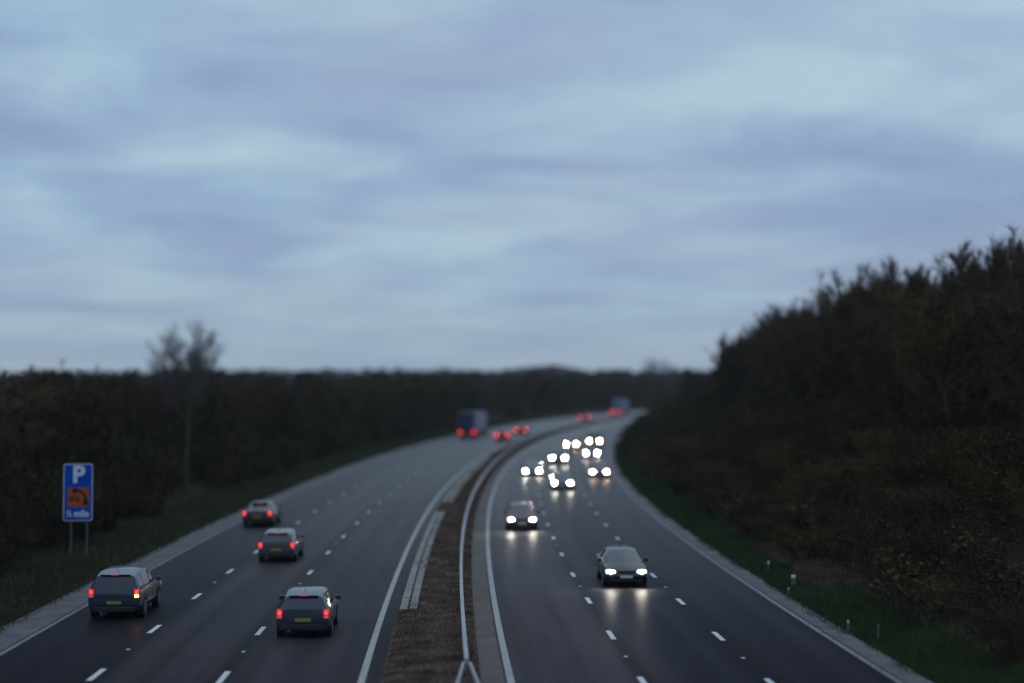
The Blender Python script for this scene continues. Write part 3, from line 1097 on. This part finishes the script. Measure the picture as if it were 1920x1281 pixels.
o['category'] = 'woodland'


# --- grass
def tufts(name, n, sfun, tfun, zfun, hmin, hmax, w, mats_, label, cat, mfun=None):
    V = np.zeros((n, 3, 3), np.float32)
    s = sfun(n); t = tfun(n, s)
    x, y, z = road_xyz(s, t)
    z = z + zfun(s, t)
    a = RNG.uniform(0, 2 * PI, n)
    h = RNG.uniform(hmin, hmax, n)
    ww = RNG.uniform(0.6, 1.4, n) * w * (0.5 + s / 90)
    V[:, 0] = np.stack([x - np.cos(a) * ww, y - np.sin(a) * ww, z - 0.03], -1)
    V[:, 1] = np.stack([x + np.cos(a) * ww, y + np.sin(a) * ww, z - 0.03], -1)
    V[:, 2] = np.stack([x + RNG.normal(0, 0.35, n) * h, y + RNG.normal(0, 0.35, n) * h, z + h], -1)
    F = np.arange(3 * n).reshape(-1, 3)
    mi = mfun(s, t) if mfun is not None else np.zeros(n, int)
    o = link(name, mesh_from(name, V.reshape(-1, 3), F, mats_, mi))
    tag(o, label, cat, None, 'stuff')


def sdist(a, b):
    return lambda n: a + (b - a) * RNG.random(n) ** 1.8


tufts('verge_grass', 150000, sdist(36, 420), lambda n, s: 12.75 + 3.6 * RNG.random(n) + 0.25 * lump(s * 9, 0) , prof, 0.06, 0.26, 0.012, [M_['grass'], M_['dry']],
      'short dark green grass on the right verge below the scrub', 'grass',
      lambda s, t: ((RNG.random(len(s)) < 0.04 + 0.9 * (t > 14.7 + 0.5 * lump(s * 5, 0)) * (np.abs(s - 74) < 9) + 0.35 * (t > 15.6))).astype(int))
tufts('bank_grass', 150000, sdist(40, 420), lambda n, s: -15.5 - 4.6 * RNG.random(n) - 0.2 * lump(s * 9, 0), prof, 0.06, 0.28, 0.012, [M_['grass'], M_['dry']],
      'dull green grass on the left verge under the parking sign', 'grass',
      lambda s, t: (RNG.random(len(s)) < 0.30).astype(int))
tufts('dead_grass', 60000, sdist(34, 300), lambda n, s: -2.25 + 2.68 * RNG.random(n), lambda s, t: soil_z(s, t), 0.02, 0.12, 0.014, [M_['dry'], M_['soil']],
      'matted brown dead grass on the central reserve', 'grass',
      lambda s, t: (RNG.random(len(s)) < 0.35 + 0.5 * (t > 0.1)).astype(int))

# ------------------------------------------------------------------ parking sign
def text_mesh(body, size, mat_, bold=0.0, ext=0.004):
    cu = bpy.data.curves.new('lettering', 'FONT')
    cu.body = body; cu.size = size; cu.align_x = 'CENTER'; cu.align_y = 'CENTER'
    cu.offset = bold; cu.extrude = ext; cu.resolution_u = 4
    tmp = bpy.data.objects.new('lettering', cu)
    COL.objects.link(tmp)
    dg = bpy.context.evaluated_depsgraph_get()
    me = bpy.data.meshes.new_from_object(tmp.evaluated_get(dg))
    bpy.data.objects.remove(tmp)
    me.materials.clear(); me.materials.append(mat_)
    return me


sx, sy, sz = (float(v) for v in road_xyz(78, -18.45))
sgz = sz + float(prof(78, -18.45))
sign = thing('parking_sign', (sx, sy, sgz), 0.1, 'tall blue parking sign with orange phone panel on two posts on the left verge', 'road sign')
W, Hs, Z0 = 1.40, 2.76, 1.68


def rrect(w, h, r, n=5):
    p = []
    for cx_, cy_, a0 in ((w / 2 - r, h / 2 - r, 0), (-w / 2 + r, h / 2 - r, 90), (-w / 2 + r, -h / 2 + r, 180), (w / 2 - r, -h / 2 + r, 270)):
        for k in range(n + 1):
            a = math.radians(a0 + 90 * k / n)
            p.append((cx_ + r * math.cos(a), cy_ + r * math.sin(a)))
    return p


def plate(name, w, h, r, cz, y0, y1, m_, parent, cx_=0.0):
    p = rrect(w, h, r)
    n = len(p)
    b = MB()
    b.add([(x + cx_, y0, z + cz) for x, z in p] + [(x + cx_, y1, z + cz) for x, z in p],
          [tuple(range(n)), tuple(range(2 * n - 1, n - 1, -1))] + [(k, n + k, n + (k + 1) % n, (k + 1) % n) for k in range(n)])
    return b.build(name, m_, parent)


cz = Z0 + Hs / 2
plate('backing', W, Hs, 0.12, cz, -0.02, 0.02, M_['sign_back'], sign)
plate('border', W - 0.03, Hs - 0.03, 0.11, cz, -0.026, -0.021, M_['sign_white'], sign)
face = plate('face', W - 0.10, Hs - 0.10, 0.09, cz, -0.032, -0.027, M_['sign_blue'], sign)
def lettering(name, body, size, x, z, m_, bold, xs=1.0, y=-0.037, zs=1.0):
    o = link(name, text_mesh(body, size, m_, bold), sign)
    o.location = (x, y, z); o.rotation_euler = (PI / 2, 0, 0)
    o.scale = (xs, zs, 1)
    return o


lettering('letter', 'P', 1.13, 0.02, cz + 0.82, M_['sign_white'], 0.045, 0.98)
plate('phone_panel', 1.0, 0.93, 0.02, cz - 0.24, -0.036, -0.033, M_['sign_orange'], sign, 0.02)
lettering('lettering', 'SOS', 0.34, -0.17, cz - 0.33, M_['black'], 0.012, 0.85, y=-0.041)
lettering('fraction', '½', 0.44, -0.40, cz - 1.03, M_['sign_white'], 0.012, 0.75)
lettering('lettering', 'mile', 0.46, 0.17, cz - 1.03, M_['sign_white'], 0.016, 0.92)
# handset: thick arc with an ear piece and a mouth piece
hp = []
pts = []
c0 = (-0.06, cz - 0.48)
for k in range(13):
    a = math.radians(100 - 100 * k / 12)
    pts.append((c0[0] + 0.44 * math.cos(a), c0[1] + 0.58 * math.sin(a)))
b = MB()
for k in range(12):
    (x0, z0), (x1, z1) = pts[k], pts[k + 1]
    w0 = 0.062 if 1 < k < 10 else 0.10
    d = Vector((x1 - x0, z1 - z0)).normalized(); nrm = Vector((-d.y, d.x)) * w0
    q = [(x0 - nrm.x, z0 - nrm.y), (x1 - nrm.x, z1 - nrm.y), (x1 + nrm.x, z1 + nrm.y), (x0 + nrm.x, z0 + nrm.y)]
    b.add([(x, -0.040, z) for x, z in q] + [(x, -0.0365, z) for x, z in q], [(0, 1, 2, 3), (4, 7, 6, 5)] + [(i, (i + 1) % 4, 4 + (i + 1) % 4, 4 + i) for i in range(4)])
for (x, z), rr in ((pts[0], 0.13), (pts[-1], 0.13)):
    b.cyl((x - (0.02 if rr else 0), -0.0385, z - 0.03), (0, 1, 0), rr, 0.004, 12)
b.build('handset', M_['black'], sign)
for x in (-0.33, 0.42):
    MB().cyl((x, 0.07, (Z0 + Hs) / 2 - 0.15), (0, 0, 1), 0.045, Z0 + Hs - 0.1 + 0.3, 12).build('post', M_['steel_dark'], sign, smooth=True)

# ------------------------------------------------------------------ marker posts
def marker(s, t, h, w, name, label, body, cap, group=None):
    p = land(s, t)
    o = thing(name, p, -float(ref(s)[3]), label, 'marker post', group)
    MB().box(-w / 2, w / 2, -0.02, 0.02, -0.1, h * 0.72, 0.006).build('post', body, o)
    MB().box(-w / 2 - 0.005, w / 2 + 0.005, -0.026, 0.026, h * 0.72, h, 0.008).build('head', cap, o)
    return o


marker(66, -17.1, 0.75, 0.12, 'marker_post', 'short dark marker post in the left verge grass below the parking sign', M_['trim'], M_['trim'])
marker(72, 13.75, 0.5, 0.07, 'marker_post', 'small white topped marker post farthest along the right verge', M_['steel_dark'], M_['sign_white'])
marker(66.5, 13.75, 0.5, 0.17, 'marker_post', 'wide white faced marker post on the right verge', M_['steel_dark'], M_['sign_white'])
marker(64, 13.05, 0.32, 0.06, 'marker_post', 'low grey marker post at the very edge of the right carriageway', M_['steel_dark'], M_['steel'])
marker(54, 13.0, 0.42, 0.08, 'marker_post', 'small yellow topped marker post on the right verge', M_['steel_dark'], M_['yellow'])
marker(52.4, 13.6, 0.45, 0.06, 'marker_post', 'dull grey marker post just behind the yellow topped one', M_['steel_dark'], M_['steel_dark'])

# ------------------------------------------------------------------ vehicles
HATCH = dict(L=4.15, st=[(-2.07, .36, .66, .72, .78, .70), (-2.05, .26, .92, .97, .86, .76), (-1.72, .24, .95, 1.36, .89, .60), (-1.2, .24, .94, 1.46, .89, .61),
                         (-.1, .24, .92, 1.48, .89, .62), (.38, .24, .91, 1.41, .89, .61), (1.05, .24, .90, .99, .88, .70), (1.7, .25, .80, .87, .87, .68), (2.0, .28, .66, .72, .82, .66), (2.08, .32, .52, .57, .74, .6)],
             rear=1, side=(2, 3, 4), front=5, wy=1.27, wr=.32)
SALOON = dict(L=4.6, st=[(-2.3, .36, .66, .72, .78, .70), (-2.27, .26, .92, .98, .86, .74), (-1.65, .24, .95, 1.06, .90, .70), (-1.05, .24, .94, 1.38, .90, .60),
                         (-.1, .24, .92, 1.43, .90, .61), (.42, .24, .91, 1.37, .90, .60), (1.15, .24, .89, .98, .89, .70), (1.9, .25, .80, .86, .88, .68), (2.22, .28, .64, .70, .82, .66), (2.3, .32, .50, .55, .74, .6)],
              rear=2, side=(3, 4), front=5, wy=1.36, wr=.33)
SUV = dict(L=4.5, st=[(-2.24, .42, .80, .86, .80, .72), (-2.22, .32, 1.06, 1.12, .90, .78), (-1.98, .30, 1.08, 1.56, .93, .66), (-1.3, .30, 1.07, 1.68, .93, .66),
                      (-.1, .30, 1.05, 1.69, .93, .66), (.42, .30, 1.04, 1.60, .93, .65), (1.08, .30, 1.03, 1.13, .92, .74), (1.82, .31, .94, 1.03, .91, .72), (2.15, .34, .78, .85, .86, .70), (2.24, .4, .6, .66, .78, .64)],
           rear=1, side=(2, 3, 4), front=5, wy=1.36, wr=.37)
VAN = dict(L=5.2, st=[(-2.6, .45, 1.0, 1.06, .88, .82), (-2.58, .32, 1.25, 1.32, .96, .90), (-2.5, .30, 1.3, 2.05, .98, .84), (-1.4, .30, 1.28, 2.14, .98, .86),
                      (.4, .30, 1.25, 2.14, .98, .86), (1.05, .30, 1.22, 1.98, .98, .82), (1.75, .30, 1.18, 1.28, .96, .84), (2.3, .32, 1.0, 1.10, .93, .78), (2.54, .36, .8, .88, .88, .74), (2.6, .42, .6, .66, .80, .66)],
           rear=1, side=(4,), front=5, wy=1.65, wr=.35)


def car_body(spec):
    R = []
    for y, zb, zs_, zt, ws, wt in spec['st']:
        half = [(ws * 0.88, zb), (ws, zb + 0.16), (ws, zs_ - 0.14), (ws * 0.965, zs_), (wt, zt - 0.05), (wt * 0.72, zt)]
        ring = [(x, y, z) for x, z in half] + [(-x, y, z) for x, z in half[::-1]]
        R.append(ring)
    return R


def vehicle(spec, colour, s, t, away, label, head=None, tail=None, amber=None, cat='car', name='car', group=None):
    """away: drives from the camera (rear in view). origin on the road under the middle of the car"""
    x, y, z, th = (float(v) for v in ref(s))
    x, y, z = (float(v) for v in road_xyz(s, t))
    slope = (float(_zz(s + 2)) - float(_zz(s - 2))) / 4
    o = thing(name, (x, y, z + 0.004), -th + (0 if away else PI), label, cat, group)
    o.rotation_euler = (math.atan(slope) * (1 if away else -1), 0, -th + (0 if away else PI))
    R = car_body(spec)
    n = 12
    b = MB()
    P = [p for r in R for p in r]
    fs = []
    for i in range(len(R) - 1):
        for j in range(n):
            j2 = (j + 1) % n
            fs.append((i * n + j, i * n + j2, (i + 1) * n + j2, (i + 1) * n + j))
    fs.append(tuple(range(n))[::-1]); fs.append(tuple(range((len(R) - 1) * n, len(R) * n)))
    b.add(P, fs)
    b.build('body', colour, o, smooth=True, angle=28)

    def patch(nm, i0, i1, j0, j1, mu=0.08, mv=0.1, off=0.008):
        A, B, C, D = (Vector(R[i0][j0]), Vector(R[i1][j0]), Vector(R[i1][j1]), Vector(R[i0][j1]))
        def bl(u, v):
            return A.lerp(B, u).lerp(D.lerp(C, u), v)
        q = [bl(mu, mv), bl(1 - mu, mv), bl(1 - mu, 1 - mv), bl(mu, 1 - mv)]
        nr = (q[1] - q[0]).cross(q[3] - q[0]).normalized()
        cen = Vector((0, (A.y + B.y) / 2, 0.9))
        if nr.dot(q[0] - cen) < 0: nr = -nr
        q2 = [p + nr * off for p in q]
        q = [p - nr * 0.01 for p in q]
        MB().add(q + q2, [(4, 5, 6, 7), (0, 1, 5, 4), (1, 2, 6, 5), (2, 3, 7, 6), (3, 0, 4, 7)]).build(nm, M_['glass'], o)

    r = spec['rear']; f = spec['front']
    patch('rear_window', r, r + 1, 4, 7, 0.14, 0.06)
    patch('windscreen', f, f + 1, 4, 7, 0.08, 0.05)
    for i in spec['side']:
        patch('side_window', i, i + 1, 3, 4, 0.05, 0.14); patch('side_window', i, i + 1, 8, 7, 0.05, 0.14)
    if len(spec['side']) > 1:
        patch('quarter_window', f, f + 1, 3, 4, 0.1, 0.2); patch('quarter_window', f, f + 1, 8, 7, 0.1, 0.2)
    ws = spec['st'][4][4]
    yf = spec['st'][-1][0]; yr = spec['st'][0][0]
    zlamp = spec['st'][-2][2] + 0.02
    for sx_ in (-1, 1):
        for wy in (-spec['wy'], spec['wy']):
            MB().cyl((sx_ * (ws - 0.09), wy, spec['wr'] + 0.03), (1, 0, 0), spec['wr'] + 0.055, 0.186, 20).build('wheel_arch', M_['trim'], o)
            w = MB().cyl((sx_ * (ws - 0.10), wy, spec['wr']), (1, 0, 0), spec['wr'], 0.23, 20).build('wheel', M_['tyre'], o)
            MB().cyl((sx_ * (ws - 0.085), wy, spec['wr']), (1, 0, 0), spec['wr'] * 0.64, 0.215, 14).build('rim', M_['rim'], w)
        ym = spec['st'][f + 1][0] - 0.35
        MB().box(sx_ * (ws + 0.08) - 0.09, sx_ * (ws + 0.08) + 0.09, ym - 0.05, ym + 0.05, spec['st'][f][2] + 0.03, spec['st'][f][2] + 0.18, 0.02).build('mirror', colour, o)
        # lamps
        hx = sx_ * (spec['st'][-2][4] - 0.17)
        hl = MB().box(hx - 0.19, hx + 0.19, yf - 0.32, yf - 0.04, zlamp - 0.09, zlamp + 0.07, 0.03).build('headlight', M_['lens_clear'] if head else M_['plate_w'], o)
        if head:
            MB().cyl((hx, yf - 0.045, zlamp - 0.01), (0, 1, 0), 0.075, 0.02, 14).build('bulb', head, hl)
            MB().cyl((hx - sx_ * 0.13, yf - 0.05, zlamp - 0.015), (0, 1, 0), 0.04, 0.02, 10).build('bulb', head, hl)
        zt = spec['st'][1][2] - 0.1
        tx = sx_ * (spec['st'][1][4] - 0.10)
        tl = MB().box(tx - 0.09, tx + 0.09, yr - 0.012, yr + 0.22, zt - 0.17, zt + 0.13, 0.025).build('tail_light', M_['lens_red'], o)
        if tail:
            MB().box(tx - 0.06, tx + 0.06, yr - 0.02, yr + 0.02, zt - 0.04, zt + 0.09, 0.015).build('bulb', tail, tl)
        MB().box(tx - 0.06, tx + 0.06, yr - 0.018, yr + 0.02, zt - 0.145, zt - 0.085, 0.008).build('reversing_lens', M_['plate_w'], tl)
        for dy_ in ((-0.25, 0.75) if len(spec['side']) > 1 else (0.7,)):
            MB().box(sx_ * (ws + 0.012) - 0.012, sx_ * (ws + 0.012) + 0.012, dy_ - 0.09, dy_ + 0.09, spec['st'][4][2] - 0.17, spec['st'][4][2] - 0.145, 0.005).build('door_handle', M_['trim'], o)
        for dy_ in ((-0.95, 0.12, 1.0) if len(spec['side']) > 1 else (0.15, 1.2)):
            MB().box(sx_ * ws - 0.004, sx_ * ws + 0.004, dy_ - 0.007, dy_ + 0.007, spec['st'][4][1] + 0.18, spec['st'][4][2] - 0.15).build('door_seam', M_['trim'], o)
        if amber and sx_ == amber:
            if away:
                MB().box(tx - 0.07, tx + 0.07, yr - 0.024, yr + 0.1, zt - 0.16, zt - 0.06, 0.015).build('indicator', M_['amber'], o)
            else:
                MB().box(hx + sx_ * 0.175 - 0.05, hx + sx_ * 0.175 + 0.05, yf - 0.32, yf - 0.08, zlamp - 0.13, zlamp - 0.02, 0.015).build('indicator', M_['amber'], o)
    ti = spec['st'][2 if spec['rear'] == 1 else 3]
    MB().box(-ti[5] * 0.8, ti[5] * 0.8, ti[0] - 0.10, ti[0] + 0.08, ti[3] - 0.005, ti[3] + 0.025, 0.008).build('roof_spoiler', colour, o)
    MB().box(-0.14, 0.14, ti[0] - 0.112, ti[0] - 0.098, ti[3] - 0.002, ti[3] + 0.018).build('brake_light', M_['lens_red'], o)
    MB().cyl((0.0, ti[0] + 0.45, ti[3] + 0.12), (0, -0.5, 1), 0.008, 0.26, 6).build('aerial', M_['trim'], o)
    MB().cyl((-ws * 0.5, yr + 0.05, 0.27), (0, 1, 0), 0.035, 0.2, 10).build('exhaust', M_['steel_dark'], o)
    MB().box(-0.26, 0.26, yr - 0.022, yr + 0.05, 0.56, 0.67).build('number_plate', M_['plate_y'], o)
    MB().box(-0.26, 0.26, yf - 0.05, yf + 0.015, 0.40, 0.51).build('number_plate', M_['plate_w'], o)
    MB().box(-ws * 0.8, ws * 0.8, yr - 0.03, yr + 0.3, 0.28, 0.46, 0.03).build('bumper', M_['trim'], o)
    MB().box(-ws * 0.74, ws * 0.74, yf - 0.3, yf + 0.01, 0.25, 0.38, 0.03).build('bumper', M_['trim'], o)
    MB().box(-0.42, 0.42, yf - 0.2, yf - 0.01, zlamp - 0.08, zlamp + 0.02, 0.015).build('grille', M_['trim'], o)
    return o


navy = paint('navy_paint', (0.016, 0.022, 0.048))
slate = paint('slate_paint', (0.045, 0.052, 0.068))
grey = paint('grey_paint', (0.060, 0.062, 0.072))
maroon = paint('maroon_paint', (0.075, 0.020, 0.035))
steelb = paint('steel_blue_paint', (0.040, 0.055, 0.085))
char = paint('charcoal_paint', (0.020, 0.021, 0.026))
silver = paint('silver_paint', (0.18, 0.18, 0.19))
redp = paint('red_paint', (0.16, 0.018, 0.018))

G1 = 'cars driving away with red tail lights'
G2 = 'oncoming cars with lit headlights'
T, TF = M_['tail'], M_['tail_far']
# left carriageway, seen from behind
vehicle(HATCH, navy, 55.2, -5.2, True, 'dark blue hatchback driving away in the lane beside the central reserve, nearest to the camera', tail=T, group=G1)
vehicle(HATCH, slate, 79.0, -8.8, True, 'slate grey hatchback driving away in the middle lane of the left carriageway', tail=T, group=G1)
vehicle(SALOON, char, 99.0, -12.5, True, 'charcoal saloon driving away in the outer left lane past the parking sign', tail=T, group=G1)
vehicle(SUV, navy, 60.0, -12.3, True, 'navy off-road car with a lit amber indicator driving away near the left verge', tail=T, amber=1, group=G1)
vehicle(SUV, redp, 238, -4.4, True, 'blurred red car with glowing tail lights ahead of the far lorry, nearer of two', tail=TF, group=G1)
vehicle(HATCH, redp, 268, -4.9, True, 'blurred red hatchback with glowing tail lights just beyond another red car', tail=TF, group=G1)
vehicle(HATCH, grey, 355, -4.6, True, 'distant grey car with red tail lights before the end of the visible road', tail=TF, group=G1)
vehicle(SALOON, redp, 398, -4.8, True, 'farthest red saloon with tail lights where the road vanishes behind the bank', tail=TF, group=G1)
# right carriageway, oncoming
H, HW = M_['head'], M_['head_warm']
vehicle(HATCH, maroon, 96, 3.3, False, 'maroon hatchback with bright headlights coming along the central reserve', head=H, group=G2)
vehicle(SALOON, steelb, 151, 4.3, False, 'steel blue saloon with a lit amber indicator between two lanes on the right carriageway', head=H, amber=-1, group=G2)
vehicle(SUV, char, 174, 6.6, False, 'charcoal off-road car with headlights behind the steel blue cars', head=H, group=G2)
vehicle(HATCH, steelb, 132, 6.85, False, 'steel blue hatchback with headlights in the middle of the oncoming lanes', head=H, group=G2)
vehicle(SALOON, char, 69, 6.85, False, 'charcoal saloon with headlights nearest to the camera on the right carriageway', head=H, group=G2)
vehicle(HATCH, slate, 149, 10.45, False, 'slate grey hatchback with warm headlights close to the right verge', head=HW, group=G2)
vehicle(HATCH, char, 188, 10.1, False, 'charcoal hatchback with white headlights leading the far cluster by the right verge', head=H, group=G2)
vehicle(VAN, grey, 222, 9.8, False, 'grey van with warm headlights at the back of the far cluster', head=HW, cat='van', name='van', group=G2)
vehicle(HATCH, grey, 214, 7.0, False, 'grey hatchback with warm headlights beside the van in the far cluster', head=HW, group=G2)


def lorry(s, t, label, side_m, door_m, L=13.6, cab_m=None, Hh=4.1):
    x, y, z, th = (float(v) for v in ref(s))
    x, y, z = (float(v) for v in road_xyz(s, t))
    o = thing('lorry', (x, y, z + 0.004), -th, label, 'lorry')
    MB().box(-1.27, 1.27, 0.03, L, 1.15, Hh, 0.04).build('trailer_box', side_m, o)
    MB().box(-1.22, -0.02, -0.03, 0.028, 1.2, Hh - 0.06, 0.01).build('rear_door', door_m, o)
    MB().box(0.02, 1.22, -0.03, 0.028, 1.2, Hh - 0.06, 0.01).build('rear_door', door_m, o)
    MB().box(-0.5, 0.5, 0.2, L - 0.1, 0.85, 1.145).build('chassis', M_['trim'], o)
    MB().box(-1.2, 1.2, 0.05, 0.15, 0.5, 0.68, 0.02).build('under_run_bar', redp, o)
    for xx in (-1.05, 1.05):
        MB().box(xx - 0.2, xx + 0.2, -0.02, 0.05, 0.86, 1.06, 0.02).build('tail_light', M_['tail'], o)
        MB().box(xx * 1.16 - 0.02, xx * 1.16 + 0.02, 3.4, L - 4, 0.5, 1.1).build('side_guard', M_['steel_dark'], o)
        for wy in (1.6, 2.9, 4.2, L - 0.6, L + 1.4):
            w = MB().cyl((xx, wy, 0.52), (1, 0, 0), 0.52, 0.34, 20).build('wheel', M_['tyre'], o)
            MB().cyl((xx * 1.02, wy, 0.52), (1, 0, 0), 0.28, 0.345, 12).build('rim', M_['rim'], w)
    MB().box(-1.22, 1.22, L + 0.3, L + 2.4, 0.9, 3.5, 0.12).build('cab', cab_m or door_m, o)
    MB().box(-1.1, 1.1, L + 2.38, L + 2.42, 2.0, 3.1, 0.01).build('windscreen', M_['glass'], o)
    return o


lorry(250, -11.5, 'blurred lorry with navy rear doors and a pale lilac side on the far left bend', M_['trailer'], M_['navy'])
lorry(425, -9.0, 'tiny pale blue lorry above the tail lights where the road vanishes', M_['paleblue'], M_['paleblue'], L=8)

# ------------------------------------------------------------------ haze
hb = MB().box(-2600, 2600, -150, 3700, -8, 140)
haze = hb.build('haze', None)
tag(haze, kind='stuff')
hm = bpy.data.materials.new('haze_air'); hm.use_nodes = True
ht = hm.node_tree; ht.nodes.clear()
ho = ht.nodes.new('ShaderNodeOutputMaterial'); hv = ht.nodes.new('ShaderNodeVolumePrincipled')
hv.inputs['Color'].default_value = (0.85, 0.9, 1, 1); hv.inputs['Density'].default_value = 0.00012
ht.links.new(hv.outputs[0], ho.inputs['Volume'])
haze.data.materials.append(hm)
print('trees', ltn, rtn, 'bushes', nb, nl, 'objects', len(bpy.data.objects))
